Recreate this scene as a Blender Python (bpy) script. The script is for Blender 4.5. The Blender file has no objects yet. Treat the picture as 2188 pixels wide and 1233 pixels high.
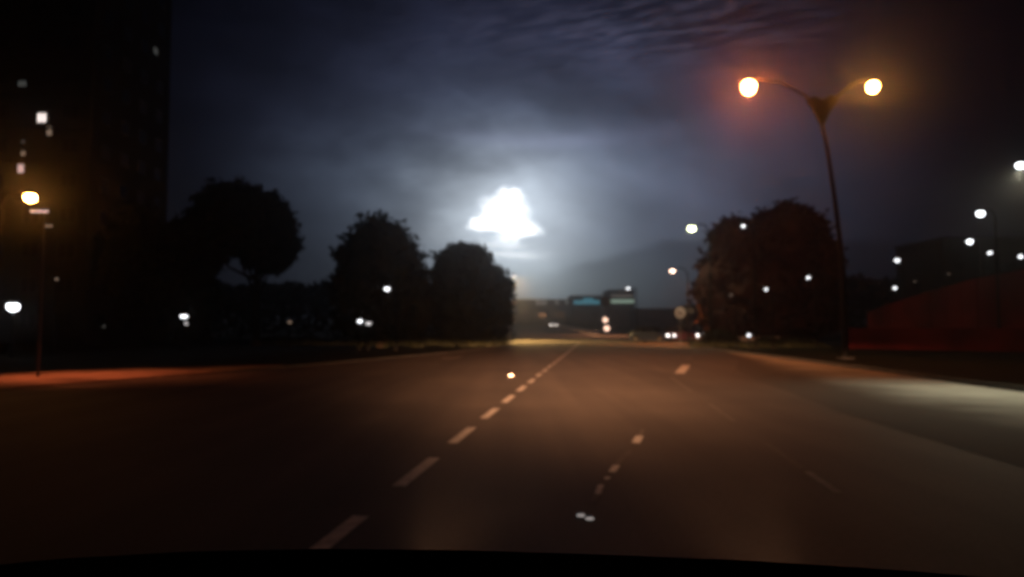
import bpy, bmesh, math, random
from mathutils import Vector, Matrix, noise as mnoise
R = math.radians
random.seed(7)
scene = bpy.context.scene
col = scene.collection

# ------------------------------------------------------------------ camera
F = 1562.0; CX, CY, HZ = 1094.0, 616.5, 700.0
TH = math.atan((HZ - CY) / F)
CAMZ = 1.4
cam = bpy.data.cameras.new('camera'); camo = bpy.data.objects.new('camera', cam); col.objects.link(camo)
camo.location = (0, 0, CAMZ); camo.rotation_euler = (R(90) + TH, 0, 0)
cam.sensor_width = 36; cam.lens = F / 2188 * 36
cam.clip_start = .05; cam.clip_end = 5000
cam.dof.use_dof = True; cam.dof.focus_distance = .5
cam.dof.aperture_fstop = cam.lens / 3.0          # soft, near-focused dashcam lens
scene.camera = camo
scene.render.resolution_x = 1024; scene.render.resolution_y = 577
scene.view_settings.view_transform = 'Standard'; scene.view_settings.look = 'None'
scene.view_settings.gamma = 1; scene.view_settings.exposure = 0
scene.view_settings.use_curve_mapping = False
scene.render.engine = 'CYCLES'
try:
    scene.cycles.volume_bounces = 0; scene.cycles.use_light_tree = True
    scene.cycles.max_bounces = 4
    scene.cycles.filter_width = 3.0
except Exception: pass
FW = Vector((0, math.cos(TH), math.sin(TH))); UP = Vector((0, -math.sin(TH), math.cos(TH)))
def ray(px, py): return Vector(((px - CX) / F, 0, 0)) + UP * ((CY - py) / F) + FW
def at(px, py, d):                       # the world point seen at a pixel, at ground distance d
    r = ray(px, py); t = d / r.y
    return Vector((0, 0, CAMZ)) + r * t
def gz(y):                               # the road climbs gently far ahead
    if y < 90: return 0.0
    if y < 130: return .02 * (y - 90) ** 2 / 80
    return .4 + .02 * (y - 130) if y < 400 else 5.8
def gp(px, py):                          # ground point under a pixel (flat near part)
    r = ray(px, py); t = CAMZ / -r.z
    p = Vector((0, 0, CAMZ)) + r * t; return (p.x, p.y)

# ------------------------------------------------------------------ world: night sky lit by a flash behind the clouds
world = bpy.data.worlds.new('World'); scene.world = world; world.use_nodes = True
wt = world.node_tree; wt.nodes.clear()
class E:
    """tiny expression wrapper over math nodes"""
    def __init__(s, sock): s.s = sock
    def _b(a, op, b=None, c=None):
        n = wt.nodes.new('ShaderNodeMath'); n.operation = op
        for i, v in enumerate((a, b, c)):
            if v is None: continue
            if isinstance(v, E): wt.links.new(v.s, n.inputs[i])
            else: n.inputs[i].default_value = v
        return E(n.outputs[0])
    def __add__(a, b): return E._b(a, 'ADD', b)
    __radd__ = __add__
    def __sub__(a, b): return E._b(a, 'SUBTRACT', b)
    def __rsub__(a, b): return E._b(b, 'SUBTRACT', a)
    def __mul__(a, b): return E._b(a, 'MULTIPLY', b)
    __rmul__ = __mul__
    def __truediv__(a, b): return E._b(a, 'DIVIDE', b)
    def mx(a, b): return E._b(a, 'MAXIMUM', b)
    def mn(a, b): return E._b(a, 'MINIMUM', b)
    def step(a, lo, hi):
        n = wt.nodes.new('ShaderNodeMapRange'); n.interpolation_type = 'SMOOTHSTEP'
        wt.links.new(a.s, n.inputs[0]); n.inputs[1].default_value = lo; n.inputs[2].default_value = hi
        return E(n.outputs[0])
def wexp(e): return E._b(2.718281828, 'POWER', e)
tc = wt.nodes.new('ShaderNodeTexCoord'); sx = wt.nodes.new('ShaderNodeSeparateXYZ')
wt.links.new(tc.outputs['Generated'], sx.inputs[0])
X, Y, Z = (E(sx.outputs[i]) for i in range(3))
Yc = Y.mx(.12)
U0 = X / Yc * F + 1094; V0 = 700 - Z / Yc * F
def wnoise(sx_, sy_, ox, detail=3, rough=.5, skew=0, dist=0):
    cb = wt.nodes.new('ShaderNodeCombineXYZ')
    a = U0 * sx_ + ox; b = (V0 + U0 * skew) * sy_
    wt.links.new(a.s, cb.inputs[0]); wt.links.new(b.s, cb.inputs[1]); cb.inputs[2].default_value = ox
    n = wt.nodes.new('ShaderNodeTexNoise'); n.inputs['Scale'].default_value = 1
    n.inputs['Detail'].default_value = detail; n.inputs['Roughness'].default_value = rough
    n.inputs['Distortion'].default_value = dist
    wt.links.new(cb.outputs[0], n.inputs['Vector']); return E(n.outputs['Fac'])
nA = wnoise(1 / 260, 1 / 150, 3.1, 4, .55)
nB = wnoise(1 / 60, 1 / 45, 11.7, 4, .55)
nC = wnoise(1 / 90, 1 / 14, 23.3, 3, .6, .16, .6)
nE = wnoise(1 / 22, 1 / 14, 57.3, 4, .6)
nD = wnoise(1 / 420, 1 / 170, 41.9, 3, .5, -.3)
U = U0 + (nB - .5) * 46; V = V0 + (nB - .5) * 34
Uf = U0 + (nA - .5) * 160; Vf = V0 + (nA - .5) * 110
def G(cx, cy, ax, ay, u=None, v=None):
    u = u or U; v = v or V
    a = (u - cx) / ax; b = (v - cy) / ay
    return wexp((a * a + b * b) * -1.0)
Uc = U + (nE - .5) * 34; Vc = V + (nE - .5) * 30
core = ((G(1080, 456, 52, 48, Uc, Vc) + G(1112, 490, 42, 15, Uc, Vc) + G(1040, 482, 44, 14, Uc, Vc) + G(1094, 410, 20, 13, Uc, Vc) * .75 + G(1086, 508, 26, 12, Uc, Vc) * .5)
        * (1 - G(1020, 504, 60, 8, U0, V) * .95) * (1 - G(1140, 508, 50, 6, U0, V) * .6)).step(.16, 1.15)
streak = G(1092, 543, 62, 8, U0, V) * .5 + G(1076, 523, 46, 5, Uc, Vc) * .5 + G(1120, 534, 90, 9, U0, V) * .05 + G(930, 500, 60, 18) * .03
inner = G(1085, 470, 150, 115, Uf, Vf) + G(1105, 560, 95, 48) * .38; mid = G(1140, 440, 330, 190, Uf, Vf); outer = G(1150, 290, 470, 330, Uf, Vf)
hor = G(1190, 610, 230, 70, U0, V0); arc = G(1170, 300, 190, 20, U0, V0 + (U0 - 1170) * (U0 - 1170) * .00035 + (nD - .5) * 60)
side = G(1560, 420, 300, 240, Uf, Vf)
cloudm = ((nA - .5) * 1.5 + (nD - .5) * 1.6 + (nB - .5) * .35 + 1.0).mx(.25)
cbank = (V0 - ((1430 - U0).mx(0) * .27 + 512 + (nB - .5) * 26)).step(-10, 14) * U0.step(1120, 1300)
dim = 1 - cbank * .5
ripple = (nC - .42).mx(0) * G(1400, 50, 330, 85, U0, V0)
def chan(c_core, c_in, c_mid, c_out, c_hor, c_arc, c_side, c_rip, base):
    soft = (inner * c_in + mid * c_mid + outer * c_out + side * c_side) * cloudm + hor * c_hor + arc * c_arc + ripple * c_rip + base
    return soft * dim + core * c_core + streak
r = chan(1.8, .50, .098, .016, .10, .055, .022, .13, .0004)
g = chan(1.85, .55, .128, .019, .125, .058, .021, .125, .0004)
b = chan(1.9, .58, .165, .043, .115, .090, .034, .20, .0012)
cc = wt.nodes.new('ShaderNodeCombineXYZ')
for i, e in enumerate((r, g, b)): wt.links.new(e.s, cc.inputs[i])
sky = wt.nodes.new('ShaderNodeTexSky'); sky.sky_type = 'NISHITA'; sky.sun_disc = False
sky.sun_elevation = R(9); sky.sun_rotation = R(0)
bg1 = wt.nodes.new('ShaderNodeBackground'); bg1.inputs[1].default_value = .00004
bg2 = wt.nodes.new('ShaderNodeBackground'); bg2.inputs[1].default_value = 1.36
wt.links.new(sky.outputs[0], bg1.inputs[0]); wt.links.new(cc.outputs[0], bg2.inputs[0])
ad = wt.nodes.new('ShaderNodeAddShader'); wo = wt.nodes.new('ShaderNodeOutputWorld')
wt.links.new(bg1.outputs[0], ad.inputs[0]); wt.links.new(bg2.outputs[0], ad.inputs[1]); wt.links.new(ad.outputs[0], wo.inputs[0])
# the flash itself, shining faintly from behind the clouds
sl = bpy.data.lights.new('sun', 'SUN'); sl.energy = .010; sl.angle = R(4); sl.color = (.85, .92, 1)
so = bpy.data.objects.new('sun', sl); col.objects.link(so)
so.rotation_euler = Vector((0, -1, -.16)).to_track_quat('-Z', 'Y').to_euler()

# ------------------------------------------------------------------ materials
def mat(name, color, rough=.8, metal=0, var=.25, scale=4, bump=.0, emit=None, estr=0, spec=.5, color2=None, bscale=None):
    m = bpy.data.materials.new(name); m.use_nodes = True; t = m.node_tree
    p = t.nodes['Principled BSDF']; p.inputs['Roughness'].default_value = rough; p.inputs['Metallic'].default_value = metal
    p.inputs['Specular IOR Level'].default_value = spec
    n = t.nodes.new('ShaderNodeTexNoise'); n.inputs['Scale'].default_value = scale; n.inputs['Detail'].default_value = 5
    c = t.nodes.new('ShaderNodeTexCoord'); t.links.new(c.outputs['Object'], n.inputs['Vector'])
    rp = t.nodes.new('ShaderNodeValToRGB'); rp.color_ramp.elements[0].position = .3; rp.color_ramp.elements[1].position = .7
    a = [x * (1 - var) for x in color]; b_ = [min(1, x * (1 + var)) for x in (color2 or color)]
    rp.color_ramp.elements[0].color = (*a, 1); rp.color_ramp.elements[1].color = (*b_, 1)
    t.links.new(n.outputs['Fac'], rp.inputs[0]); t.links.new(rp.outputs[0], p.inputs['Base Color'])
    if bump:
        n2 = t.nodes.new('ShaderNodeTexNoise'); n2.inputs['Scale'].default_value = bscale or scale * 8; n2.inputs['Detail'].default_value = 4
        t.links.new(c.outputs['Object'], n2.inputs['Vector'])
        bm_ = t.nodes.new('ShaderNodeBump'); bm_.inputs['Strength'].default_value = bump; bm_.inputs['Distance'].default_value = .02
        t.links.new(n2.outputs['Fac'], bm_.inputs['Height']); t.links.new(bm_.outputs[0], p.inputs['Normal'])
    if emit:
        p.inputs['Emission Color'].default_value = (*emit, 1); p.inputs['Emission Strength'].default_value = estr
    return m
def glow(name, color, s): return mat(name, (.5, .5, .5), .4, var=0, emit=color, estr=s)
M = {}
M['asphalt'] = mat('asphalt', (.072, .061, .052), .78, var=.22, scale=.35, bump=.25, bscale=60, spec=.3)
def streaks():
    t = M['asphalt'].node_tree; p = t.nodes['Principled BSDF']; src = p.inputs['Base Color'].links[0].from_socket
    c = t.nodes.new('ShaderNodeTexCoord'); mp = t.nodes.new('ShaderNodeMapping'); mp.inputs['Rotation'].default_value = (0, 0, R(6.8)); mp.inputs['Scale'].default_value = (1.1, .035, 1)
    t.links.new(c.outputs['Object'], mp.inputs['Vector'])
    n = t.nodes.new('ShaderNodeTexNoise'); n.inputs['Scale'].default_value = 1; n.inputs['Detail'].default_value = 5; t.links.new(mp.outputs[0], n.inputs['Vector'])
    n3 = t.nodes.new('ShaderNodeTexNoise'); n3.inputs['Scale'].default_value = 25; n3.inputs['Detail'].default_value = 3; t.links.new(c.outputs['Object'], n3.inputs['Vector'])
    m1 = t.nodes.new('ShaderNodeMapRange'); t.links.new(n.outputs['Fac'], m1.inputs[0]); m1.inputs[1].default_value = .3; m1.inputs[2].default_value = .7; m1.inputs[3].default_value = .66; m1.inputs[4].default_value = 1.3
    m2 = t.nodes.new('ShaderNodeMapRange'); t.links.new(n3.outputs['Fac'], m2.inputs[0]); m2.inputs[1].default_value = .3; m2.inputs[2].default_value = .7; m2.inputs[3].default_value = .8; m2.inputs[4].default_value = 1.2
    mu = t.nodes.new('ShaderNodeMath'); mu.operation = 'MULTIPLY'; t.links.new(m1.outputs[0], mu.inputs[0]); t.links.new(m2.outputs[0], mu.inputs[1])
    vm = t.nodes.new('ShaderNodeVectorMath'); vm.operation = 'SCALE'; t.links.new(src, vm.inputs[0]); t.links.new(mu.outputs[0], vm.inputs['Scale']); t.links.new(vm.outputs[0], p.inputs['Base Color'])
streaks()
M['grass'] = mat('grass', (.012, .016, .008), .95, var=.5, scale=.6, bump=.5, bscale=12, spec=.1)
M['concrete'] = mat('concrete', (.36, .37, .33), .9, var=.3, scale=.5, bump=.2, bscale=30, spec=.2)
M['footpath'] = mat('footpath', (.24, .17, .13), .9, var=.45, scale=.7, bump=.2, spec=.2)  # strong tone noise also paints the dark gaps of tree shadow
M['kerb'] = mat('kerb_stone', (.045, .045, .042), .85, var=.3, scale=2, bump=.2, spec=.2)
M['paint'] = mat('road_paint', (.62, .60, .57), .7, var=.3, scale=9, bump=.1, spec=.3)
M['worn'] = mat('worn_paint', (.125, .11, .10), .8, var=.2, scale=6, bump=.1, spec=.2)
M['wornl'] = mat('worn_paint_light', (.32, .30, .28), .8, var=.3, scale=6, bump=.1, spec=.2)
M['bark'] = mat('bark', (.05, .04, .03), .95, var=.4, scale=5, bump=.5, spec=.1)
M['leaf'] = mat('leaf', (.028, .034, .018), .75, var=.5, scale=1.2, spec=.15)
M['leaf2'] = mat('leaf_red_lit', (.044, .017, .011), .75, var=.5, scale=1.2, spec=.15)  # red of the orange lamplight put into the leaf colour
M['steel'] = mat('galvanised_steel', (.30, .31, .32), .5, .7, var=.15, scale=6)
M['pole'] = mat('pole_paint', (.08, .08, .085), .55, .3, var=.2, scale=5)
M['dark'] = mat('dark_metal', (.03, .03, .035), .5, .4, var=.2, scale=5)
M['black'] = mat('black_paint', (.004, .004, .004), .7, .0, var=.1, scale=5, spec=.2)
M['rubber'] = mat('rubber', (.02, .02, .02), .9, var=.1, scale=5)
M['glass'] = mat('dark_glass', (.008, .009, .012), .15, 0, var=.1, scale=2, spec=.3)
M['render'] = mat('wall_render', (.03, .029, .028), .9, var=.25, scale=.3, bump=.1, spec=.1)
M['redwall'] = mat('red_wall', (.10, .010, .011), .85, var=.55, scale=.35, bump=.1, spec=.2)
M['redwall2'] = mat('red_ramp_paint', (.11, .009, .012), .85, var=.6, scale=.3, bump=.1, spec=.2)
M['bwall'] = mat('block_wall', (.045, .042, .04), .9, var=.2, scale=.4, bump=.1, spec=.1)
M['signw'] = mat('sign_white', (.75, .70, .68), .5, var=.05, scale=5)
M['signd'] = mat('sign_black', (.012, .012, .014), .5, var=.05, scale=5)
M['signr'] = mat('sign_red', (.35, .03, .03), .5, var=.05, scale=5)
M['stud'] = mat('stud_reflector', (.9, .88, .85), .3, var=.02, scale=5)
M['silver'] = mat('silver_paint', (.35, .36, .38), .35, .5, var=.05, scale=3)
M['bluecar'] = mat('blue_paint', (.05, .08, .16), .35, .3, var=.05, scale=3)
M['redcar'] = mat('maroon_paint', (.12, .02, .02), .35, .3, var=.05, scale=3)
M['sodium'] = glow('sodium_lamp', (1, .42, .10), 60)
M['sodium_r'] = glow('sodium_lamp_red', (1, .20, .045), 300)
M['sodium_y'] = glow('sodium_lamp_yellow', (1, .36, .07), 220)
M['white_l'] = glow('white_lamp', (.95, .97, 1), 3.2)
M['white_h'] = glow('bright_white_lamp', (.92, .96, 1), 6)
M['white_d'] = glow('dim_white_lamp', (1, .95, .95), 1.0)
M['green_l'] = glow('greenish_lamp', (.95, 1, .55), 14)
M['warm_l'] = glow('warm_lamp', (1, .62, .45), 8)
M['amber_l'] = glow('amber_lamp', (1, .62, .45), 2.2)
M['head_l'] = glow('headlight_lens', (1, .90, .84), 6)
M['cyan_l'] = glow('cyan_light_panel', (.03, .38, .52), .42)
M['pale_l'] = glow('pale_green_light_panel', (.36, .55, .44), .5)
M['stud_l'] = glow('glowing_reflector', (1, .9, .85), .45)  # emission stands in for headlight thrown back by the studs
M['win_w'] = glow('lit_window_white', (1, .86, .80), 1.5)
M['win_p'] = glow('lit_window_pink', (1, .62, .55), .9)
M['win_d'] = glow('lit_window_dim', (.8, .85, .8), .07)
M['win_y'] = glow('lit_window_tan', (1, .7, .5), .3)

# ------------------------------------------------------------------ mesh helpers
def link(name, me, m, parent=None, **kw):
    o = bpy.data.objects.new(name, me); col.objects.link(o)
    if m is not None and not me.materials: me.materials.append(m)
    if parent: o.parent = parent
    for k, v in kw.items(): o[k] = v
    return o
def obj(name, bm, m, parent=None, smooth=False, **kw):
    bmesh.ops.recalc_face_normals(bm, faces=bm.faces)
    me = bpy.data.meshes.new(name); bm.to_mesh(me); bm.free()
    if smooth:
        for p in me.polygons: p.use_smooth = True
    return link(name, me, m, parent, **kw)
def thing(name, label, cat, loc=(0, 0, 0), rz=0, group=None):
    o = bpy.data.objects.new(name, None); col.objects.link(o); o.empty_display_size = .3
    o.location = loc; o.rotation_euler = (0, 0, rz); o['label'] = label; o['category'] = cat
    if group: o['group'] = group
    return o
def box(bm, x0, x1, y0, y1, z0, z1, bev=0):
    r_ = bmesh.ops.create_cube(bm, size=1)
    for v in r_['verts']:
        v.co = Vector((x0 + (x1 - x0) * (v.co.x + .5), y0 + (y1 - y0) * (v.co.y + .5), z0 + (z1 - z0) * (v.co.z + .5)))
    if bev:
        es = list({e for v in r_['verts'] for e in v.link_edges})
        bmesh.ops.bevel(bm, geom=es, offset=bev, segments=1, affect='EDGES')
    return bm
def Bx(*a, **k): return box(bmesh.new(), *a, **k)
def tube(bm, pts, rad, seg=8):
    rings = []; pts = [Vector(p) for p in pts]
    for i, p in enumerate(pts):
        d = (pts[min(i + 1, len(pts) - 1)] - pts[max(i - 1, 0)]).normalized()
        a = d.cross(Vector((0, 1, 0)) if abs(d.y) < .9 else Vector((1, 0, 0))).normalized(); b_ = d.cross(a)
        r_ = rad[i] if isinstance(rad, (list, tuple)) else rad
        rings.append([bm.verts.new(p + a * r_ * math.cos(2 * math.pi * k / seg) + b_ * r_ * math.sin(2 * math.pi * k / seg)) for k in range(seg)])
    for i in range(len(rings) - 1):
        for k in range(seg):
            bm.faces.new((rings[i][k], rings[i][(k + 1) % seg], rings[i + 1][(k + 1) % seg], rings[i + 1][k]))
    bm.faces.new(rings[0][::-1]); bm.faces.new(rings[-1]); return bm
def Tb(*a, **k): return tube(bmesh.new(), *a, **k)
def ell(bm, c, rx, ry, rz, u=12, v=8):
    r_ = bmesh.ops.create_uvsphere(bm, u_segments=u, v_segments=v, radius=1)
    for q in r_['verts']: q.co = Vector((c[0] + q.co.x * rx, c[1] + q.co.y * ry, c[2] + q.co.z * rz))
    return bm
def El(*a, **k): return ell(bmesh.new(), *a, **k)
def disc(bm, c, rad, th, seg=20):       # coin facing -y
    return tube(bm, [(c[0], c[1], c[2]), (c[0], c[1] + th, c[2])], rad, seg)
def sheet(name, left, right, dz, m, n=6, parent=None, **kw):
    """strip between two polylines of (x,y), laid on the ground at dz"""
    bm = bmesh.new(); rows = []
    def dens(pl):
        out = []
        for i in range(len(pl) - 1):
            for k in range(n):
                t = k / n; out.append((pl[i][0] + (pl[i + 1][0] - pl[i][0]) * t, pl[i][1] + (pl[i + 1][1] - pl[i][1]) * t))
        out.append(pl[-1]); return out
    for a, b_ in zip(dens(left), dens(right)):
        rows.append([bm.verts.new((a[0] + (b_[0] - a[0]) * s / 4, a[1] + (b_[1] - a[1]) * s / 4, gz(a[1] + (b_[1] - a[1]) * s / 4) + dz)) for s in range(5)])
    for i in range(len(rows) - 1):
        for s in range(4): bm.faces.new((rows[i][s], rows[i][s + 1], rows[i + 1][s + 1], rows[i + 1][s]))
    return obj(name, bm, m, parent, **kw)

# ------------------------------------------------------------------ ground, road, shoulder
bm = bmesh.new(); ys = [-60, -20, 0, 20, 40, 60, 90] + [90 + 5 * i for i in range(1, 63)] + [430, 600, 900]
xs = [-700, -200, -60, -20, 0, 20, 60, 200, 700]
g_ = [[bm.verts.new((x, y, gz(y) - .02)) for x in xs] for y in ys]
for i in range(len(ys) - 1):
    for j in range(len(xs) - 1): bm.faces.new((g_[i][j], g_[i][j + 1], g_[i + 1][j + 1], g_[i + 1][j]))
obj('ground', bm, M['grass'], kind='structure')
LE = [(-14, -20), (-12.8, 4), (-11.5, 16.5), (-10.4, 19.3), (-8.9, 23.3), (-4.3, 38.4), (-1.0, 53.3), (.2, 75), (.9, 130), (-2, 200), (-12, 300)]
RE = [(10, -20), (10.6, 4), (11.2, 17.5), (11.4, 19.3), (11.8, 24.3), (12.3, 38.4), (13.4, 53.3), (20, 75), (20.2, 99), (15, 200), (4, 300)]
sheet('road', LE, RE, 0, M['asphalt'], kind='structure')
# slip road forking to the right beyond the nose
sheet('slip_road', [(14, 58), (23.5, 99), (33, 130), (50, 190)], [(19, 55.5), (32, 99), (43, 130), (62, 190)], .004, M['asphalt'], kind='structure')
SN = [(4.2, -8), (4.9, 4), (5.4, 12.1), (6.3, 18), (7.4, 24.3), (9.6, 31), (12.0, 42)]
SF = [(10.2, -8), (10.5, 4), (11.0, 12.1), (11.1, 18), (11.7, 24.3), (12.0, 31), (12.5, 42)]
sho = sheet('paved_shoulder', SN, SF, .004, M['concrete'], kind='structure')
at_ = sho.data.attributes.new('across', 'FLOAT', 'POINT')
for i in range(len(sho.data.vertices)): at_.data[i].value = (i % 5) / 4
def edge_blend():     # concrete colour blends to asphalt colour towards the road side
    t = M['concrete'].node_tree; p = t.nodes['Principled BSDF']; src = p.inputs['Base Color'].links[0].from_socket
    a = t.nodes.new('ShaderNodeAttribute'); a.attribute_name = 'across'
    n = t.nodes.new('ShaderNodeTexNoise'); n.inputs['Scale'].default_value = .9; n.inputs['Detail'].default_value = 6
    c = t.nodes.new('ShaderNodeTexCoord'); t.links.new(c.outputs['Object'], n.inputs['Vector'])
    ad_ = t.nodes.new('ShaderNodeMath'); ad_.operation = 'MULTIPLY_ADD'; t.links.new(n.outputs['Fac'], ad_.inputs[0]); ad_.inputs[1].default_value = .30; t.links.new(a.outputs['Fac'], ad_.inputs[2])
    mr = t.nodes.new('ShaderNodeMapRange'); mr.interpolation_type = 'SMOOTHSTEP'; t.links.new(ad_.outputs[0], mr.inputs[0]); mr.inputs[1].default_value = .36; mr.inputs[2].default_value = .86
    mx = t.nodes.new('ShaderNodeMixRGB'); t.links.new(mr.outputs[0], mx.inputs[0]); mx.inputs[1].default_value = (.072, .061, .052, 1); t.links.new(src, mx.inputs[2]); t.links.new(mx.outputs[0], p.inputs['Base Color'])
edge_blend()
# footpath behind the left kerb
sheet('footpath', [(-18.5, 15.5), (-15.2, 21.5), (-13.6, 24.1), (-11.2, 25.4), (-8.9, 27.2)], [(-13.2, 12), (-11.75, 16.4), (-10.65, 19.3), (-9.15, 23.3), (-8.1, 26.6)], .025, M['footpath'], kind='structure')

def walk(pl, step):
    out = []; rem = 0
    for i in range(len(pl) - 1):
        a = Vector(pl[i]); b_ = Vector(pl[i + 1]); L = (b_ - a).length; t = rem
        while t < L:
            out.append((a + (b_ - a) * (t / L), math.atan2(b_.y - a.y, b_.x - a.x))); t += step
        rem = t - L
    return out
def kerb(name, pl, top):
    par = bpy.data.objects.new(name, None); col.objects.link(par); par['kind'] = 'structure'
    me = None
    for p, a in walk(pl, 1.0):
        if me is None:
            bm = Bx(-.485, .485, -.07, .07, -.1, top, bev=.01); me = bpy.data.meshes.new('kerbstone'); bm.to_mesh(me); bm.free()
        o = link('kerbstone', me, M['kerb'], par)
        o.location = (p.x, p.y, gz(p.y) + random.uniform(-.006, .006)); o.rotation_euler = (0, 0, a + random.uniform(-.008, .008))
kerb('left_kerb', [(-11.55, 16.5), (-10.45, 19.3), (-8.95, 23.3), (-4.35, 38.4), (-1.05, 53.3), (.15, 75)], .03)
kerb('right_kerb', [(10.8, 6), (11.32, 17.5), (11.92, 24.3), (12.42, 38.4), (12.9, 46), (13.6, 54), (19.5, 55)], .10)

# lane markings
RD = Vector((math.sin(R(6.79)), math.cos(R(6.79)))); RN = Vector((RD.y, -RD.x))
def quad_mark(bm, p, d, L, w, z=.0):
    n = Vector((d.y, -d.x)); k = 4
    for j in range(k):
        a = p + d * (L * j / k); b_ = p + d * (L * (j + 1) / k)
        vs = [(a - n * w / 2), (a + n * w / 2), (b_ + n * w / 2), (b_ - n * w / 2)]
        bm.faces.new([bm.verts.new((q.x, q.y, gz(q.y) + z)) for q in vs])
mk = bpy.data.objects.new('lane_markings', None); col.objects.link(mk); mk['kind'] = 'structure'
p0 = Vector(gp(850, 1040)); s0 = p0.dot(RD); t0 = p0.dot(RN)
for i in range(-2, 26):
    s = s0 + 2.43 * i; bm = bmesh.new()
    quad_mark(bm, RD * s + RN * (t0 + random.uniform(-.01, .01)), RD, 1.4, .125, .006)
    obj('lane_dash', bm, M['paint'], mk)
p1 = Vector(gp(1770, 1040)); t1 = p1.dot(RN)
sa = p1.dot(RD)
for a, L_, m_ in ((-.25, .9, 'wornl'), (.8, 1.6, 'worn'), (4.5, 2.5, 'worn'), (9.5, 5, 'worn'), (17, 6, 'worn'), (26, 4, 'worn')):
    bm = bmesh.new(); quad_mark(bm, RD * (sa + a) + RN * t1, RD, L_, .07, .006); obj('edge_line', bm, M[m_], mk)
# left edge line
for a, b_ in (((920, 757), (1062, 742)), ((945, 767), (985, 763))):
    A = Vector(gp(*a)); B = Vector(gp(*b_)); bm = bmesh.new(); quad_mark(bm, A, (B - A).normalized(), (B - A).length, .22, .006)
    obj('edge_line', bm, M['paint'], mk)
A = Vector(gp(-60, 832)); B = Vector(gp(32, 829)); bm = bmesh.new(); quad_mark(bm, A, (B - A).normalized(), (B - A).length, .3, .008)
obj('stop_line', bm, M['paint'], mk)
# worn dotted diverge line towards the slip road
for (a, b_, w, mm) in (((1268, 1072), (1283, 1040), .05, 'worn'), ((1277, 1058), (1284, 1038), .05, 'paint'), ((1308, 1010), (1317, 996), .07, 'paint'),
                 ((1317, 996), (1335, 972), .06, 'worn'), ((1340, 972), (1346, 964), .06, 'worn'), ((1358, 948), (1367, 933), .10, 'paint'),
                 ((1296, 1026), (1299, 1021), .05, 'paint'), ((1452, 798), (1466, 781), .30, 'paint'), ((1468, 768), (1473, 763), .26, 'worn'), ((1367, 933), (1374, 918), .05, 'worn')):
    A = Vector(gp(*a)); B = Vector(gp(*b_)); bm = bmesh.new(); quad_mark(bm, A, (B - A).normalized(), (B - A).length, w, .006 if mm == 'worn' else .009)
    obj('diverge_dash', bm, M[mm], mk)

# ------------------------------------------------------------------ own car (bonnet seen at the bottom of the frame)
HD = R(-6.8)
car = thing('car', 'black bonnet of the car the picture is taken from, at the bottom edge', 'car', (0, 0, 0), HD)
def beam_light():
    """dipped headlight: a spot lamp whose beam pattern spreads evenly over the road ahead"""
    L = bpy.data.lights.new('beam', 'SPOT'); L.energy = BEAM; L.color = (1, .44, .20); L.spot_size = R(120); L.spot_blend = .3; L.shadow_soft_size = .04
    L.use_nodes = True; t = L.node_tree; em = t.nodes['Emission']
    ge = t.nodes.new('ShaderNodeNewGeometry')
    def dot(v):
        n = t.nodes.new('ShaderNodeVectorMath'); n.operation = 'DOT_PRODUCT'; t.links.new(ge.outputs['Incoming'], n.inputs[0]); n.inputs[1].default_value = v; return n.outputs['Value']
    def mth(op, a, b=None):
        n = t.nodes.new('ShaderNodeMath'); n.operation = op
        for i, v in enumerate((a, b)):
            if v is None: continue
            if isinstance(v, (int, float)): n.inputs[i].default_value = v
            else: t.links.new(v, n.inputs[i])
        return n.outputs[0]
    def sst(a, lo, hi):
        n = t.nodes.new('ShaderNodeMapRange'); n.interpolation_type = 'SMOOTHSTEP'; t.links.new(a, n.inputs[0]); n.inputs[1].default_value = lo; n.inputs[2].default_value = hi; return n.outputs[0]
    f = dot((RD.x, RD.y, 0)); el = mth('DIVIDE', mth('MULTIPLY', dot((0, 0, 1)), -1), f); az = mth('DIVIDE', dot((RN.x, RN.y, 0)), f)
    d = mth('DIVIDE', .5, mth('MAXIMUM', el, .011))
    q = mth('DIVIDE', d, 14.0)
    e = mth('DIVIDE', sst(d, 3.6, 13), mth('ADD', 1, mth('MULTIPLY', q, q)))
    I = mth('MULTIPLY', mth('MULTIPLY', e, mth('POWER', d, 3)), sst(el, -.002, .026))
    I = mth('ADD', mth('MULTIPLY', I, 1 / 850), mth('MULTIPLY', mth('SUBTRACT', 1, sst(el, .0, .03)), .08))
    a2 = mth('DIVIDE', mth('ADD', az, .03), .235); g_ = mth('POWER', 2.71828, mth('MULTIPLY', mth('MULTIPLY', a2, a2), -1))
    t.links.new(mth('MULTIPLY', I, g_), em.inputs['Strength'])
    return L
BEAM = 96000
def hood_z(d): return 1.40 - .302 * d - .05 * max(0, d - 1.9) ** 2 * 8
bm = bmesh.new(); rows = []
for i in range(12):
    d = .55 + i * .165; row = []
    for j in range(17):
        u = (j - 8) / 8; x = u * (.86 - .03 * i / 11); row.append(bm.verts.new((x, d - .22 * u * u * (i / 11), hood_z(d) - .10 * abs(u) ** 2.4)))
    rows.append(row)
for i in range(11):
    for j in range(16): bm.faces.new((rows[i][j], rows[i][j + 1], rows[i + 1][j + 1], rows[i + 1][j]))
h = obj('bonnet', bm, M['black'], car, smooth=True)
bm = Bx(-.84, .84, 1.55, 2.32, .22, .55, bev=.06); obj('bumper', bm, M['black'], car)
for s in (-1, 1):
    obj('wing', Bx(s * .87 - .03, s * .87 + .03, .5, 2.1, .3, .66, bev=.02), M['black'], car)
    hl = obj('headlight', El((s * .62, 2.30, .47), .15, .05, .055), M['glass'], car, smooth=True)
    lo = bpy.data.objects.new('beam', beam_light()); col.objects.link(lo); lo.parent = car
    lo.location = (s * .62, 2.42, .50); lo.rotation_euler = (R(88), 0, 0)

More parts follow.
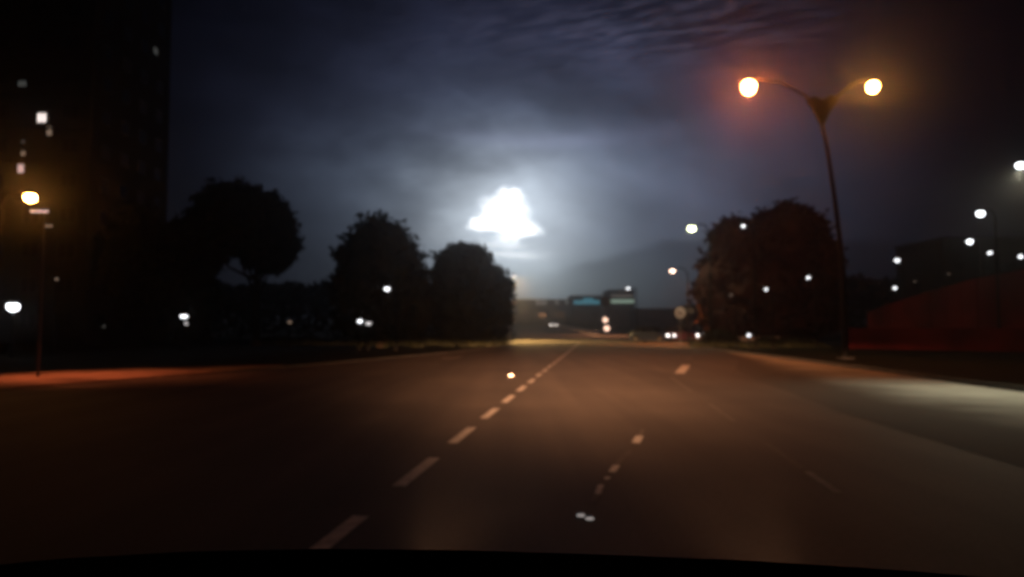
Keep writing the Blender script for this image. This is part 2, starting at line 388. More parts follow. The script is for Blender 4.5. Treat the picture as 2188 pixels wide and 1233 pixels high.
# ------------------------------------------------------------------ trees
import numpy as np
def tree(name, blobs, D, base_px, label, leafm='leaf', n=9000, leaf=.34, group=None, trunk_r=.28, limbs=True, cat='tree', forks=None):
    rng = np.random.default_rng(abs(hash(label)) % 1000 if False else sum(map(ord, label)))
    bx = at(base_px, HZ, D).x; z0 = gz(D)
    t = thing(name, label, cat, (bx, D, z0), 0, group)
    Bs = []
    for (px, py, rx, ry) in blobs:
        c = at(px, py, D); Bs.append((c.x - bx, rx / F * D, c.z - z0, ry / F * D))
    tot = sum(b[1] * b[3] for b in Bs)
    # trunk and limbs
    bm = bmesh.new()
    low = min(b[2] - b[3] * .2 for b in Bs); top = max(b[2] for b in Bs)
    fork = max(1.2, min(low, top * .45))
    lean = rng.uniform(-.25, .25)
    tube(bm, [(0, 0, -.1), (lean * .3, .05, fork * .5), (lean, .1, fork), (lean * 1.3, .1, top * .75)], [trunk_r * 1.35, trunk_r, trunk_r * .85, trunk_r * .25], 9)
    for (x, rx, z, rz) in Bs:
        e = Vector((x, rng.uniform(-.3, .3) * rx, z)); s_ = Vector((lean, .1, fork * rng.uniform(.8, 1.15)))
        m_ = s_.lerp(e, .5) + Vector((0, 0, -.12 * (e - s_).length))
        tube(bm, [s_, m_, e], [trunk_r * .5, trunk_r * .32, trunk_r * .1], 6)
    obj('trunk', bm, M['bark'], t)
    # crown: leaf clumps over every lobe
    verts = []; faces = []
    for (x, rx, z, rz) in Bs:
        k = max(10, int(n * (rx * rz) / tot))
        ncl = max(8, k // 26)
        dirs = rng.normal(size=(ncl, 3)); dirs /= np.linalg.norm(dirs, axis=1)[:, None]
        rad = rng.uniform(.3, 1.0, ncl) ** .45
        cl = dirs * rad[:, None] * np.array([rx, rx * .9, rz]) * rng.uniform(.88, 1.0, (ncl, 1)) + np.array([x, 0, z])
        idx = rng.integers(0, ncl, k)
        pos = cl[idx] + rng.normal(scale=.06 * min(rx, rz) + .12, size=(k, 3))
        a = rng.normal(size=(k, 3)); a /= np.linalg.norm(a, axis=1)[:, None]
        b_ = np.cross(a, rng.normal(size=(k, 3))); b_ /= np.linalg.norm(b_, axis=1)[:, None]
        sz = leaf * rng.uniform(.5, 1.15, (k, 1))
        o0 = len(verts)
        q = np.stack([pos - a * sz, pos + b_ * sz * .45, pos + a * sz, pos - b_ * sz * .45], 1).reshape(-1, 3)
        base = sum(len(v) for v in verts)
        verts.append(q); f = np.arange(k * 4).reshape(-1, 4) + base; faces.append(f)
    V_ = np.concatenate(verts); F_ = np.concatenate(faces)
    me = bpy.data.meshes.new('crown'); me.vertices.add(len(V_)); me.vertices.foreach_set('co', V_.astype(np.float32).ravel())
    me.loops.add(F_.size); me.loops.foreach_set('vertex_index', F_.astype(np.int32).ravel())
    me.polygons.add(len(F_)); me.polygons.foreach_set('loop_start', np.arange(0, F_.size, 4, dtype=np.int32))
    me.polygons.foreach_set('loop_total', np.full(len(F_), 4, np.int32)); me.update(); me.validate()
    link('crown', me, M[leafm], t)
    # dense twig mass inside the lobes so the sky does not show through
    bm = bmesh.new()
    for (x, rx, z, rz) in Bs:
        r_ = bmesh.ops.create_icosphere(bm, subdivisions=3, radius=1)
        for v in r_['verts']:
            k = .86 + .14 * mnoise.noise(v.co * 2.3 + Vector((x, z, D)))
            v.co = Vector((x + v.co.x * rx * k, v.co.y * rx * .8 * k, z + v.co.z * rz * k))
    obj('inner_foliage', bm, M[leafm], t)
    return t
T1 = tree('tree', [(490, 458, 78, 76), (545, 468, 70, 72), (580, 485, 56, 72), (440, 510, 72, 70), (600, 520, 42, 62), (585, 555, 46, 38), (500, 500, 85, 45), (545, 535, 45, 42)], 58, 548,
     'broad dark tree with flat-bottomed crown and bare trunk, left of the two domed trees', n=15000)
tree('tree', [(400, 560, 72, 110), (350, 620, 80, 120), (420, 660, 50, 80), (300, 560, 90, 130)], 62, 380,
     'dark bushy tree leaning against the left side of the broad tree by the tower', n=13000)
tree('tree', [(808, 552, 86, 94), (795, 630, 88, 110), (852, 620, 68, 105), (882, 670, 42, 75), (766, 650, 52, 90)], 52, 815,
     'tall black domed tree, the taller of the two domes left of the bright flash', n=16000)
tree('tree', [(988, 592, 70, 82), (1005, 650, 90, 98), (958, 640, 46, 100), (1060, 655, 36, 66), (1028, 605, 48, 62), (1020, 690, 72, 50), (1084, 615, 15, 28)], 56, 1005,
     'smaller greyish domed tree right under the bright flash at the left road edge', n=16000)
tree('tree', [(1672, 510, 92, 80), (1580, 540, 74, 82), (1530, 620, 50, 85), (1640, 610, 120, 90), (1745, 560, 55, 80), (1740, 640, 60, 80), (1570, 680, 75, 50), (1680, 690, 110, 45)], 60, 1640,
     'large rounded tree tinged rusty red on the right, behind the tall double lamp', leafm='leaf2', n=26000)

# far wood and hedges
def wood(name, pts, D, thick, label=None, leafm='leaf', n=9000, lsize=.6):
    rng = np.random.default_rng(len(pts) * 7 + int(D)); q = []
    P = [at(px, py, D) for px, py in pts]
    bm = bmesh.new()
    for i in range(len(P) - 1):
        a, b_ = P[i], P[i + 1]; z0 = gz(D) - .2
        L = abs(b_.x - a.x); k = int(n * L / abs(P[-1].x - P[0].x))
        t = rng.random(k); x = a.x + (b_.x - a.x) * t; top = a.z + (b_.z - a.z) * t
        wob = np.array([mnoise.noise(Vector((v * .5, D, 0))) for v in x]) * .9
        h = rng.random(k) ** .5; z = z0 + (top + wob - z0) * h
        pos = np.stack([x, D + rng.uniform(0, thick, k), z], 1)
        aa = rng.normal(size=(k, 3)); aa /= np.linalg.norm(aa, axis=1)[:, None]; bb = np.cross(aa, rng.normal(size=(k, 3))); bb /= np.linalg.norm(bb, axis=1)[:, None]
        sz = lsize * rng.uniform(.5, 1.1, (k, 1))
        q.append(np.stack([pos - aa * sz, pos + bb * sz * .5, pos + aa * sz, pos - bb * sz * .5], 1).reshape(-1, 3))
    V_ = np.concatenate(q); nf = len(V_) // 4
    me = bpy.data.meshes.new(name); me.from_pydata(V_.tolist(), [], [(4 * i, 4 * i + 1, 4 * i + 2, 4 * i + 3) for i in range(nf)])
    o = link(name, me, M[leafm]); o['kind'] = 'stuff'; o['label'] = label; o['category'] = 'trees'
wood('far_wood', [(-60, 590), (200, 600), (420, 612), (560, 604), (640, 606), (720, 600), (900, 620), (1040, 650)], 95, 6, 'dark far wood behind the trees on the left', n=14000)
wood('far_wood', [(1480, 655), (1600, 640), (1700, 600), (1800, 585), (1880, 600), (1980, 590), (2060, 560), (2260, 545)], 110, 6, 'dark far wood behind the big tree on the right', n=11000, lsize=.7)
wood('far_wood', [(1095, 652), (1150, 648), (1200, 650), (1250, 655), (1350, 662), (1420, 662), (1480, 662)], 330, 8, 'distant line of dark trees under the glowing sky', n=9000, lsize=1.3)
wood('hedge', [(1490, 722), (1560, 722), (1700, 728), (1790, 735)], 52, 2.5, 'low dark hedge under the big tree on the right', n=7000, lsize=.2)
wood('hedge', [(560, 722), (700, 728), (850, 730), (1000, 722), (1082, 716)], 59, 2, 'low dark hedge behind the left kerb under the domed trees', n=7000, lsize=.25)

# ------------------------------------------------------------------ tower block at far left
B0 = at(350, HZ, 76); bxr = B0.x
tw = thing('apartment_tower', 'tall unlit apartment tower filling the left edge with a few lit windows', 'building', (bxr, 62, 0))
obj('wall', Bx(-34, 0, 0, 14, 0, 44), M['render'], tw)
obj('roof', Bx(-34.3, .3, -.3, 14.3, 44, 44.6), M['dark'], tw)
win_me = {}
def window(cx, cz, w, h, mm, face='front'):
    key = (round(w, 2), round(h, 2))
    if key not in win_me:
        bm = bmesh.new(); f = .06
        box(bm, -w / 2, w / 2, -.06, .0, -h / 2, -h / 2 + f); box(bm, -w / 2, w / 2, -.06, .0, h / 2 - f, h / 2)
        box(bm, -w / 2, -w / 2 + f, -.06, .0, -h / 2 + f, h / 2 - f); box(bm, w / 2 - f, w / 2, -.06, .0, -h / 2 + f, h / 2 - f)
        box(bm, -.025, .025, -.05, .0, -h / 2 + f, h / 2 - f)
        a = bpy.data.meshes.new('window'); bm.to_mesh(a); bm.free(); a.materials.append(M['dark'])
        bm = Bx(-w / 2 + f, w / 2 - f, -.025, -.004, -h / 2 + f, h / 2 - f)
        b_ = bpy.data.meshes.new('pane'); bm.to_mesh(b_); bm.free(); b_.materials.append(M['glass'])
        win_me[key] = (a, b_)
    a, b_ = win_me[key]
    o = link('window', a, None, tw)
    if face == 'front': o.location = (cx, -.004, cz)
    else: o.location = (.004, cx, cz); o.rotation_euler = (0, 0, R(90))
    me = b_
    if mm: me = b_.copy(); me.materials.clear(); me.materials.append(M[mm])
    link('pane', me, None, o)
lits = {}
def on_front(px, py): p = at(px, py, 62); return (p.x - bxr, p.z)
special = [(90, 252, .85, .9, 'win_w'), (106, 280, .5, .9, 'win_y'), (45, 360, .6, .9, 'win_p'), (50, 328, .45, .5, 'win_y'), (50, 303, .4, .4, 'win_d'), (48, 179, .8, .6, 'win_d')]
sp = []
for (px, py, w, h, mm) in special:
    x, z = on_front(px, py); sp.append((x, z)); window(x, z, w, h, mm)
for fl in range(14):
    for k in range(10):
        x = -1.8 - 3.1 * k; z = 2 + 3.0 * fl
        if any(abs(x - a) < 1.5 and abs(z - b_) < 1.6 for a, b_ in sp): continue
        window(x, z, 1.5, 1.3, None)
    for k in range(4):
        yy = 2.2 + 3.2 * k; z = 2 + 3.0 * fl
        if fl == 9 and k == 3: window(10.7, 2 + 3 * fl + .4, .9, .8, 'win_d', 'side')
        else: window(yy, z, 1.3, 1.3, None, 'side')
    obj('balcony_slab', Bx(-33.5, -.4, -.35, -.065, 3.0 * fl + .35, 3.0 * fl + .5), M['render'], tw)

# ------------------------------------------------------------------ lamps
def spot(parent, loc, power, color, size=140, tilt=(0, 0), blend=.8, soft=.15, aim=None):
    if aim:
        L = bpy.data.lights.new('lamp_light', 'SPOT'); L.energy = power; L.color = color; L.spot_size = R(size); L.spot_blend = 1; L.shadow_soft_size = soft
        o = bpy.data.objects.new('lamp_light', L); col.objects.link(o); o.parent = parent; o.location = loc
        o.rotation_euler = (Vector(aim) - (Vector(parent.location) + Vector(loc))).to_track_quat('-Z', 'Y').to_euler(); return o
    L = bpy.data.lights.new('lamp_light', 'SPOT'); L.energy = power; L.color = color; L.spot_size = R(size); L.spot_blend = blend; L.shadow_soft_size = soft
    o = bpy.data.objects.new('lamp_light', L); col.objects.link(o); o.parent = parent; o.location = loc
    o.rotation_euler = (R(tilt[0]), R(tilt[1]), 0); return o
def lamp(px, py, D, rad, mm, label, arm=1.2, side=1, power=0, color=(1, 1, 1), size=140, tilt=(0, 0), group='street lamps', name='street_lamp', squash=.85, pm='black', cat='street lamp', aim=None):
    rad *= .80
    c = at(px, py, D); z0 = gz(D)
    t = thing(name, label, cat, (c.x + side * arm, D, z0), 0, group)
    H = c.z - z0; x = -side * arm
    pr = .05 + .006 * H
    if arm > .05:
        pts = [(0, 0, 0), (0, 0, H * .5), (0, 0, H - .25), (x * .25, 0, H + rad * .9), (x * .7, 0, H + rad * 1.3)]
        obj('pole', Tb(pts, [pr, pr * .8, pr * .6, pr * .5, pr * .4], 8), M[pm], t)
    else:
        obj('pole', Tb([(0, 0, 0), (0, 0, H * .5), (0, 0, H - rad * .7)], [pr, pr * .8, pr * .6], 8), M[pm], t)
    obj('base_plate', Bx(-pr * 1.8, pr * 1.8, -pr * 1.8, pr * 1.8, 0, .05), M[pm], t)
    bm = El((x, 0, H + rad * .55), rad * .95, rad * .75, rad * .38, 12, 8); obj('lamp_head', bm, M['dark'], t, smooth=True)
    obj('lamp_glass', El((x, 0, H), rad, rad * .85, rad * squash, 14, 10), M[mm], t, smooth=True)
    if power: spot(t, (x, 0, H - rad * squash - .05), power, color, size, tilt, aim=aim)
    return t
SOD = (1, .36, .10)
# the tall double lamp
D = 33.0
cl, cr = at(1600, 186, D), at(1865, 186, D); pt = at(1756, 262, D); ft = at(1806, 741, D); fk = at(1757, 245, D)
dl = thing('double_street_lamp', 'tall leaning lamp post with two curved arms and two glowing orange heads', 'street lamp', (ft.x, D, 0))
def rl(v): return Vector((v.x - ft.x, 0, v.z))
obj('pole', Tb([(0, 0, 0), rl(at(1800, 560, D)), rl(at(1783, 420, D)), rl(at(1768, 320, D)), rl(pt)], [.14, .12, .10, .09, .085], 10), M['black'], dl)
obj('base_plate', Bx(-.28, .28, -.28, .28, 0, .06), M['pole'], dl)
for (tip, a, b_) in ((cl, (1722, 205), (1668, 176)), (cr, (1790, 205), (1825, 178))):
    p = [rl(at(1756, 268, D)), rl(at(a[0] * .55 + 1756 * .45, 228, D)), rl(at(*a, D)), rl(at(*b_, D)), rl(tip) + Vector((0, 0, .42))]
    obj('arm', Tb(p, [.09, .085, .07, .05, .04], 8), M['black'], dl)
bm = bmesh.new()   # gusset plate between the arms
P2 = [rl(at(*q, D)) for q in ((1756, 262), (1722, 215), (1738, 205), (1757, 214), (1776, 203), (1792, 214))]
f1 = [bm.verts.new(p + Vector((0, -.05, 0))) for p in P2]; f2 = [bm.verts.new(p + Vector((0, .05, 0))) for p in P2]
bm.faces.new(f1); bm.faces.new(f2[::-1])
for i in range(6): bm.faces.new((f1[i], f2[i], f2[(i + 1) % 6], f1[(i + 1) % 6]))
obj('gusset_plate', bm, M['black'], dl)
for (tip, mm, cl_, pw, rr) in ((cl, 'sodium_r', (1, .22, .05), 1000, .37), (cr, 'sodium_y', (1, .30, .07), 400, .30)):
    q = rl(tip)
    obj('lamp_head', El((q.x, 0, q.z + rr * .80), rr * .8, rr * .6, rr * .28), M['dark'], dl, smooth=True)
    obj('lamp_glass', El((q.x, 0, q.z), rr * .85, rr * .8, rr * .9), M[mm], dl, smooth=True)
    spot(dl, (q.x, 0, q.z - rr - .05), pw, cl_, 120, (-6, 12))
# left sodium lamp over the footpath
lamp(65, 422, 21, .20, 'sodium_y', 'glowing orange lamp above the orange-lit footpath strip at far left', arm=.9, side=-1, power=1300, color=(1, .20, .075), size=78, aim=(-11.9, 20.8, 0), group=None, squash=.8)
# white and green lamps
lamp(1478, 488, 57, .36, 'green_l', 'greenish white lamp in the open sky just left of the red-tinged tree', power=600, color=(.9, .9, .6), arm=1.4, size=150)
lamp(1437, 579, 62.5, .29, 'warm_l', 'orange-pink lamp with glow beside the left edge of the red-tinged tree', arm=1.3, side=1, power=3600, color=(1, .26, .05), size=150, squash=.6)
lamp(1098, 590, 80, .38, 'white_d', 'small pale lamp peeping out right of the smaller domed tree', arm=.8, side=-1, power=24000, color=(1, .58, .17), size=132, squash=.6, aim=(3.2, 77, 0))
lamp(1342, 616, 104, .28, 'white_l', 'tiny white lamp above the pale green panel in the distance', power=26000, color=(1, .42, .18), size=150, aim=(8, 122, 0))
lamp(1588, 483, 48, .14, 'white_l', 'small white lamp shining in front of the upper left of the red-tinged tree', arm=.7)
lamp(1637, 618, 48, .12, 'white_l', 'small white lamp in front of the middle of the red-tinged tree', arm=.4)
lamp(1727, 593, 50, .14, 'white_l', 'small white lamp in front of the right half of the red-tinged tree', arm=.5)
lamp(1600, 716, 44, .13, 'white_l', 'low white path light near the foot of the red-tinged tree', arm=0, name='path_light', cat='path light', group='path lights')
lamp(1562, 630, 50, .13, 'win_d', 'very dim grey lamp left of centre in the red-tinged tree', arm=.3)
lamp(1917, 556, 70, .27, 'white_l', 'white lamp over open ground right of the red-tinged tree, higher of a pair', arm=.6)
lamp(1912, 615, 76, .22, 'white_l', 'small white lamp directly below another, right of the red-tinged tree', arm=.5)
lamp(2180, 353, 16, .12, 'white_h', 'highest and biggest white lamp at the right picture edge', arm=1.6, power=820, color=(1, .90, .64), size=128, aim=(9.8, 14.8, 0))
lamp(2095, 456, 50, .33, 'white_h', 'big bright white lamp above the red wall, second highest there', arm=1.0)
lamp(2072, 516, 60, .28, 'white_h', 'bright white lamp above the red wall, lowest left of the descending row', arm=1.0)
lamp(2115, 540, 66, .22, 'white_l', 'smaller white lamp above the red wall between two others', arm=.8)
lamp(2181, 548, 66, .24, 'white_l', 'smaller white lamp at right picture edge just above the red wall', arm=.8)
lamp(2027, 585, 90, .12, 'win_y', 'faint speck of a lamp at the top left of the red wall', arm=.4)
lamp(1955, 601, 90, .12, 'win_y', 'faint speck of a lamp between the low white lamp and the red wall', arm=.4)
lamp(28, 655, 36, .36, 'white_h', 'large low white floodlight on a short post at the left picture edge', arm=0, name='floodlight', cat='floodlight', group=None)
lamp(393, 676, 45, .28, 'white_l', 'flat white yard light between the left tower and the broad tree', arm=0, name='yard_light', cat='yard light', squash=.5, group='yard lights')
lamp(398, 691, 44, .12, 'white_d', 'small dim yard light just under the flat white one', arm=0, name='yard_light', cat='yard light', group='yard lights')
lamp(827, 617, 46, .21, 'white_l', 'white lamp in front of the taller black domed tree', arm=.6)
lamp(769, 686, 46, .18, 'white_l', 'left and brighter of two white yard lights below the taller domed tree', arm=0, name='yard_light', cat='yard light', group='yard lights')
lamp(787, 691, 45.5, .22, 'white_d', 'right and dimmer of two white yard lights below the taller domed tree', arm=0, name='yard_light', cat='yard light', group='yard lights', squash=.6)
lamp(619, 688, 50, .14, 'win_y', 'faint yard light in the dark between the broad tree and the taller domed tree', arm=0, name='yard_light', cat='yard light', group='yard lights')
lamp(121, 596, 40, .10, 'win_y', 'faint lamp low in front of the tower, right of the floodlight', arm=0)
lamp(222, 697, 50, .12, 'win_d', 'barely visible yard light low in front of the tower', arm=0, name='yard_light', cat='yard light', group='yard lights')

# small board under the left orange lamp, its lamplight put in as emission
c = at(86, 452, 20.6)
sb = thing('sign_board', 'small self-glowing board just under the left orange lamp', 'sign', (c.x + .1, 20.6, 0))
obj('post', Tb([(0, 0, 0), (0, 0, c.z)], .035), M['pole'], sb)
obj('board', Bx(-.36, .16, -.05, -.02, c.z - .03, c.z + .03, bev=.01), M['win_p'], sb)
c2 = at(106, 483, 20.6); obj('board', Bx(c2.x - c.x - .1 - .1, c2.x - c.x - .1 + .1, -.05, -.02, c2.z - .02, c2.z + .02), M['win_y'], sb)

# ------------------------------------------------------------------ red ramp wall on the right
rw = thing('ramp_wall', 'long dark red painted wall of the rising ramp at the right edge', 'wall', (0, 0, 0))
pl = [(1856, 34 * 2.05), (1900, 66), (1990, 61), (2090, 57), (2260, 52)]
tops = [668, 650, 622, 594, 562]
def wallpt(i, k, n):
    a, b_ = pl[i], pl[i + 1]; t = k / n
    px = a[0] + (b_[0] - a[0]) * t; d = a[1] + (b_[1] - a[1]) * t; ty = tops[i] + (tops[i + 1] - tops[i]) * t
    return at(px, ty, d)
for i in range(4):
    n = 3
    for k in range(n):
        a = wallpt(i, k, n); b_ = wallpt(i, k + 1, n); g2 = (b_ - a); g2.z = 0; g2.normalize(); nn = Vector((g2.y, -g2.x, 0)) * .15
        a2 = a + g2 * .02; b2 = b_ - g2 * .02; bm = bmesh.new(); vs = []
        for p, off in ((a2, nn), (b2, nn), (b2, -nn), (a2, -nn)): vs.append((bm.verts.new((p.x + off.x, p.y + off.y, -.1)), bm.verts.new((p.x + off.x, p.y + off.y, p.z))))
        for q in range(4): bm.faces.new((vs[q][0], vs[(q + 1) % 4][0], vs[(q + 1) % 4][1], vs[q][1]))
        bm.faces.new([v[1] for v in vs]); bm.faces.new([v[0] for v in vs][::-1]); obj('wall_panel', bm, M['redwall2'], rw)
# low crash wall in front
lw = thing('low_wall', 'low red painted wall running in front of the rising ramp wall', 'wall', (0, 0, 0))
for k in range(9):
    a = at(1812 + k * 45, 702, 50 - k * .9); b_ = at(1812 + (k + 1) * 45 - 1, 702, 50 - (k + 1) * .9 + .02)
    bm = bmesh.new(); vs = []
    for p, off in ((a, -.12), (b_, -.12), (b_, .12), (a, .12)): vs.append((bm.verts.new((p.x, p.y + off, -.1)), bm.verts.new((p.x, p.y + off, 1.36))))
    for q in range(4): bm.faces.new((vs[q][0], vs[(q + 1) % 4][0], vs[(q + 1) % 4][1], vs[q][1]))
    bm.faces.new([v[1] for v in vs]); bm.faces.new([v[0] for v in vs][::-1]); obj('wall_panel', bm, M['redwall'], lw)
# stone block building silhouette behind ramp, far right
c = at(2012, 512, 100)
bb = thing('dark_building', 'dark flat-roofed building behind the red wall at the right edge', 'building', (c.x, 100, 0))
obj('wall', Bx(0, 26, 0, 12, 0, c.z), M['render'], bb); obj('roof', Bx(-.2, 26.2, -.2, 12.2, c.z, c.z + .35), M['dark'], bb)
for i in range(7):
    for j in range(3):
        w_ = obj('window', Bx(1.5 + i * 3.5, 3.1 + i * 3.5, -.06, 0, 3.2 + j * 3, 4.5 + j * 3), M['dark'], bb)
        obj('pane', Bx(1.6 + i * 3.5, 3.0 + i * 3.5, -.09, -.062, 3.3 + j * 3, 4.4 + j * 3), M['glass'], w_)

# ------------------------------------------------------------------ far lit buildings at the end of the road
def block(name, label, px0, px1, pytop, D, dep, strips, m='bwall', cat='building'):
    a = at(px0, pytop, D); b_ = at(px1, pytop, D); z0 = gz(D)
    t = thing(name, label, cat, (a.x, D, z0)); W = b_.x - a.x; H = a.z - z0
    obj('wall', Bx(0, W, 0, dep, 0, H), M[m], t); obj('roof', Bx(-.3, W + .3, -.3, dep + .3, H, H + .4), M['dark'], t)
    for (x0, x1, y0, y1, mm, nm) in strips:
        p = at(x0, y1, D); q = at(x1, y0, D)
        obj(nm, Bx(p.x - a.x, q.x - a.x, -.25, -.01, p.z - z0, q.z - z0, bev=.03), M[mm], t)
    n = max(2, int(W / 5))
    for i in range(n):
        w_ = obj('window', Bx((i + .25) * W / n, (i + .75) * W / n, -.12, -.005, H * .3, H * .5), M['dark'], t)
        obj('pane', Bx((i + .28) * W / n, (i + .72) * W / n, -.15, -.122, H * .32, H * .48), M['glass'], w_)
    return t
block('service_building', 'low far building with a glowing cyan band under its roof at road end', 1222, 1286, 634, 210, 14, [(1226, 1284, 642, 650, 'cyan_l', 'light_panel'), (1246, 1268, 637, 641.5, 'cyan_l', 'light_panel')])
block('service_building', 'low far building topped by a pale green and white lit band', 1302, 1356, 622, 200, 14, [(1305, 1354, 640, 648, 'pale_l', 'light_panel'), (1306, 1352, 630, 635, 'win_d', 'light_panel')])
block('low_building', 'long dark far building left of the cyan-lit one', 1098, 1218, 642, 230, 14, [(1145, 1168, 640, 652, 'win_d', 'light_panel'), (1186, 1194, 640, 650, 'win_d', 'light_panel'), (1208, 1216, 642, 650, 'win_d', 'light_panel')])
block('low_building', 'long dark far building right of the pale green lit one', 1358, 1480, 662, 190, 14, [])

# ------------------------------------------------------------------ signs
def round_sign(px, py, D, rad, label, extras=(), face='signw', rim='signr', mark=True):
    c = at(px, py, D); z0 = gz(D); t = thing('road_sign', label, 'road sign', (c.x, D, z0)); H = c.z - z0
    obj('post', Tb([(0, 0, 0), (0, 0, H + rad * .8)], .045), M['steel'], t)
    f = obj('sign_face', disc(bmesh.new(), (0, -.09, H), rad, .03, 24), M[rim], t)
    obj('face_plate', disc(bmesh.new(), (0, -.10, H), rad * .86, .008, 24), M[face], f)
    if mark:
        bm = bmesh.new(); box(bm, -rad * .35, -rad * .2, -.115, -.105, H - rad * .35, H + rad * .4); box(bm, -rad * .2, rad * .1, -.115, -.105, H - rad * .35, H - rad * .22)
        box(bm, rad * .15, rad * .3, -.115, -.105, H - rad * .35, H + rad * .1)
        obj('symbol', bm, M['signd'], f)
    for (dx, dz, w, h, mm) in extras:
        obj('plate', Bx(dx - w / 2, dx + w / 2, -.07, -.05, H + dz - h / 2, H + dz + h / 2, bev=.008), M[mm], t)
    return t
round_sign(1453, 668, 60, .52, 'round pale road sign with a small plate beside it, left of the red-tinged tree', [(.86, .16, .62, .5, 'worn')], rim='worn')
round_sign(1533, 672, 62, .40, 'dark round sign with two small white lights under it, before the big tree', [], face='signd', rim='pole', mark=False)
lamp(1531, 685, 60.5, .17, 'white_l', 'left of two small white lights under the dark round sign', arm=0, name='path_light', cat='path light', group='path lights')
lamp(1540, 687, 60, .11, 'white_d', 'right and dimmer of two small lights under the dark round sign', arm=0, name='path_light', cat='path light', group='path lights')
# fork nose post
c = at(1293, 645, 99); ns = thing('fork_sign', 'sign post at the fork with a dark round sign over two glowing amber discs', 'road sign', (c.x, 99, gz(99)))
obj('post', Tb([(0, 0, 0), (0, 0, c.z + .6)], .06), M['steel'], ns)
f = obj('sign_face', disc(bmesh.new(), (0, -.12, c.z), .75, .04, 24), M['pole'], ns); obj('face_plate', disc(bmesh.new(), (0, -.135, c.z), .60, .01, 24), M['signd'], f)
for (px, py, rr) in ((1293, 684, .42), (1296, 702, .46)):
    q = at(px, py, 99); hh = obj('beacon_housing', disc(bmesh.new(), (q.x - c.x, -.16, q.z), rr, .12, 18), M['dark'], ns)
    obj('beacon_lens', El((q.x - c.x, -.19, q.z), rr * .8, .06, rr * .8), M['amber_l'], hh, smooth=True)
# two small rectangular signs at the left edge by the domed tree
for (px, py, D_, w, h, lab) in ((1092, 647, 66, .85, .42, 'upper small grey rectangular sign beside the smaller domed tree'), (1089, 682, 64, .85, .65, 'lower grey rectangular sign beside the foot of the smaller domed tree')):
    c = at(px, py, D_); t = thing('road_sign', lab, 'road sign', (c.x, D_, 0))
    obj('post', Tb([(0, 0, 0), (0, 0, c.z + h * .3)], .04), M['steel'], t)
    f = obj('sign_face', Bx(-w / 2, w / 2, -.08, -.05, c.z - h / 2, c.z + h / 2, bev=.01), M['signw'], t)
    obj('stripe', Bx(-w / 2 + .06, w / 2 - .06, -.086, -.081, c.z - .03, c.z + .03), M['pole'], f)

# ------------------------------------------------------------------ crash barriers
def barrier(pts, label, n=12):
    t = thing('crash_barrier', label, 'crash barrier', (pts[0][0], pts[0][1], 0)); o0 = Vector((pts[0][0], pts[0][1], 0))
    P = [Vector((x, y, gz(y))) - o0 for x, y in pts]
    bm = bmesh.new(); prof = [(0, .45), (-.05, .50), (0, .55), (0, .60), (-.05, .65), (0, .72), (.03, .72), (.03, .45)]
    rows = []
    for i, p in enumerate(P):
        d = (P[min(i + 1, len(P) - 1)] - P[max(i - 1, 0)]); d.z = 0; d.normalize(); nn = Vector((-d.y, d.x, 0))
        rows.append([bm.verts.new(p - nn * u + Vector((0, 0, v))) for u, v in prof])
    for i in range(len(rows) - 1):
        for k in range(8): bm.faces.new((rows[i][k], rows[i][(k + 1) % 8], rows[i + 1][(k + 1) % 8], rows[i + 1][k]))
    bm.faces.new(rows[0]); bm.faces.new(rows[-1][::-1])
    obj('rail', bm, M['steel_l'], t)
    for i in range(0, len(P) - 1):
        for s_ in (0, .5):
            q = P[i].lerp(P[i + 1], s_); obj('post', Bx(q.x - .06, q.x + .06, q.y + .06, q.y + .16, q.z, q.z + .7), M['steel'], t)
M['steel_l'] = mat('pale_rail', (.82, .80, .78), .5, 0, var=.15, scale=3)
bp = []
for k in range(11):
    t_ = k / 10; D_ = 100 + 95 * t_; px = 1284 - (1284 - 1192) * (1 - (1 - t_) ** 1.5) ; bp.append((at(px, 700, D_).x, D_))
barrier(bp, 'pale crash barrier curving away from the fork sign to the left')
e = gp(1488, 741); barrier([(e[0] + k * 1.6, e[1] + .2 * k) for k in range(5)], 'short crash barrier with pale end at the foot of the hedge on the right')

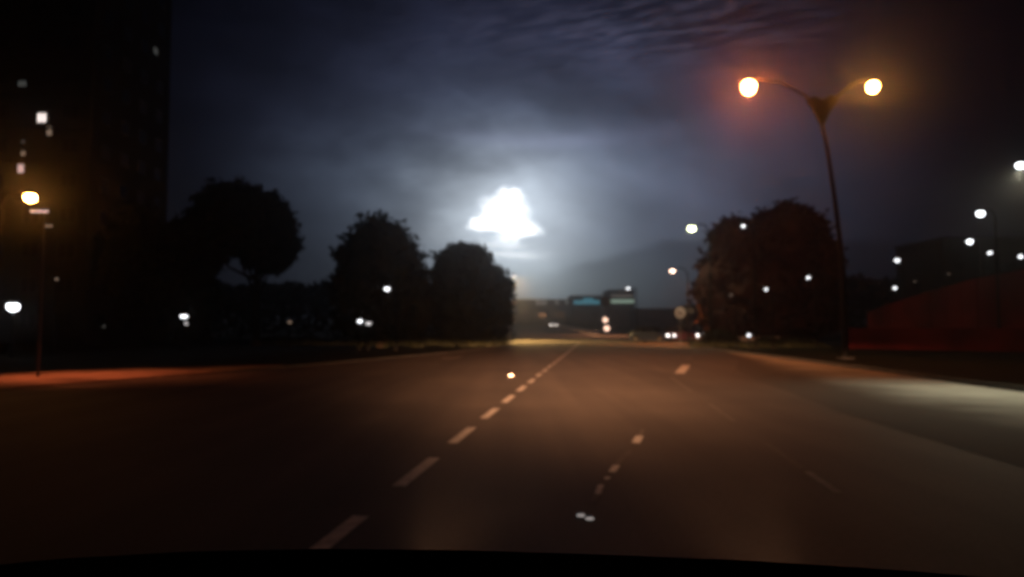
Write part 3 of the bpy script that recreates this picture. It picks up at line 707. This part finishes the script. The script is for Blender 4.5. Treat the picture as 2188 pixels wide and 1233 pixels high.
# ------------------------------------------------------------------ oncoming cars
def far_car(px, py, D, rz, label, paint, lens='head_l', dimright=None):
    c = at(px, py, D); t = thing('car', label, 'car', (c.x, D, gz(D)), rz, 'oncoming cars with headlights on')
    # front faces -y
    bm = bmesh.new(); sec = [(-2.1, .30, .62), (-2.0, .25, .78), (-1.1, .22, .95), (-.9, .22, .97), (1.7, .22, 1.0), (2.05, .28, .92), (2.1, .4, .7)]
    rows = []
    for (y, zl, zt) in sec:
        w = .86 if abs(y) < 2 else .76
        rows.append([bm.verts.new((x, y, z)) for x, z in ((-w, zl), (-w, (zl + zt) / 2), (-w * .93, zt), (w * .93, zt), (w, (zl + zt) / 2), (w, zl))])
    for i in range(len(rows) - 1):
        for k in range(6): bm.faces.new((rows[i][k], rows[i][(k + 1) % 6], rows[i + 1][(k + 1) % 6], rows[i + 1][k]))
    bm.faces.new(rows[0]); bm.faces.new(rows[-1][::-1]); obj('body', bm, M[paint], t)
    bm = bmesh.new(); r0 = [(-.95, .98), (-.35, 1.42), (1.1, 1.44), (1.75, 1.0)]; rows = []
    for (y, z) in r0:
        w = .78 if z < 1.2 else .62; rows.append([bm.verts.new((-w, y, z)), bm.verts.new((w, y, z))])
    lo = [[bm.verts.new((-.8, y, .96)), bm.verts.new((.8, y, .96))] for y in (-.95, -.35, 1.1, 1.75)]
    for i in range(3):
        bm.faces.new((rows[i][0], rows[i][1], rows[i + 1][1], rows[i + 1][0])); bm.faces.new((lo[i][0], rows[i][0], rows[i + 1][0], lo[i + 1][0])); bm.faces.new((lo[i][1], rows[i][1], rows[i + 1][1], lo[i + 1][1]))
    bm.faces.new((rows[0][0], rows[0][1], lo[0][1], lo[0][0])); bm.faces.new((rows[3][0], rows[3][1], lo[3][1], lo[3][0]))
    obj('cabin_glass', bm, M['glass'], t)
    obj('roof_panel', Bx(-.60, .60, -.3, 1.05, 1.45, 1.48, bev=.01), M[paint], t)
    for sx_ in (-1, 1):
        for sy in (-1.35, 1.3):
            w_ = obj('wheel', tube(bmesh.new(), [(sx_ * .70, sy, .31), (sx_ * .90, sy, .31)], .31, 16), M['rubber'], t)
            obj('rim', tube(bmesh.new(), [(sx_ * .895, sy, .31), (sx_ * .91, sy, .31)], .19, 12), M['steel'], w_)
        obj('headlight', El((sx_ * .62, -2.07, .64), .19, .07, .14), M[dimright if (dimright and sx_ > 0) else lens], t, smooth=True)
        obj('mirror', Bx(sx_ * .93 - .08, sx_ * .93 + .08, -.75, -.6, .95, 1.08, bev=.02), M[paint], t)
    obj('bumper', Bx(-.80, .80, -2.2, -2.105, .28, .46, bev=.03), M['dark'], t)
    obj('number_plate', Bx(-.25, .25, -2.215, -2.203, .33, .43), M['signw'], t)
    return t
far_car(1180, 690, 178, R(5), 'oncoming silver car with bright headlights at the far end of the pale barrier', 'silver')
far_car(1142, 683, 250, R(3), 'tiny distant oncoming car left of the silver car', 'bluecar')
far_car(1393, 716, 72, R(50), 'oncoming blue car on the slip road turned half sideways, left of another', 'bluecar')
far_car(1455, 718, 72, R(50), 'oncoming maroon car nearest the round pale road sign', 'redcar', dimright='white_d')

# ------------------------------------------------------------------ road studs
def stud(px, py, s, label, grp='reflective road studs'):
    x, y = gp(px, py); t = thing('road_stud', label, 'road stud', (x, y, .004), 0, grp)
    bm = Bx(-s, s, -s, s, 0, s * .55, bev=s * .3); obj('housing', bm, M['steel'], t)
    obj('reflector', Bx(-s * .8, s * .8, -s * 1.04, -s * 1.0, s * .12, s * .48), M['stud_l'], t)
stud(1240, 1103, .035, 'left of the two close road studs at the bottom of the dotted line')
stud(1259, 1110, .035, 'right of the two close road studs at the bottom of the dotted line')
stud(1092, 804, .075, 'lone bright road stud left of the far end of the dashed line')

# ------------------------------------------------------------------ thin haze volume added to give the lamps their halos
bm = Bx(-160, 160, -40, 460, -1.2, 52); hz = obj('haze', bm, None, kind='stuff')
m = bpy.data.materials.new('haze'); m.use_nodes = True; t = m.node_tree; t.nodes.clear()
pv = t.nodes.new('ShaderNodeVolumePrincipled'); ou = t.nodes.new('ShaderNodeOutputMaterial')
pv.inputs['Color'].default_value = (.8, .82, .85, 1); pv.inputs['Density'].default_value = .0019; pv.inputs['Anisotropy'].default_value = .93
t.links.new(pv.outputs[0], ou.inputs['Volume']); hz.data.materials.append(m)
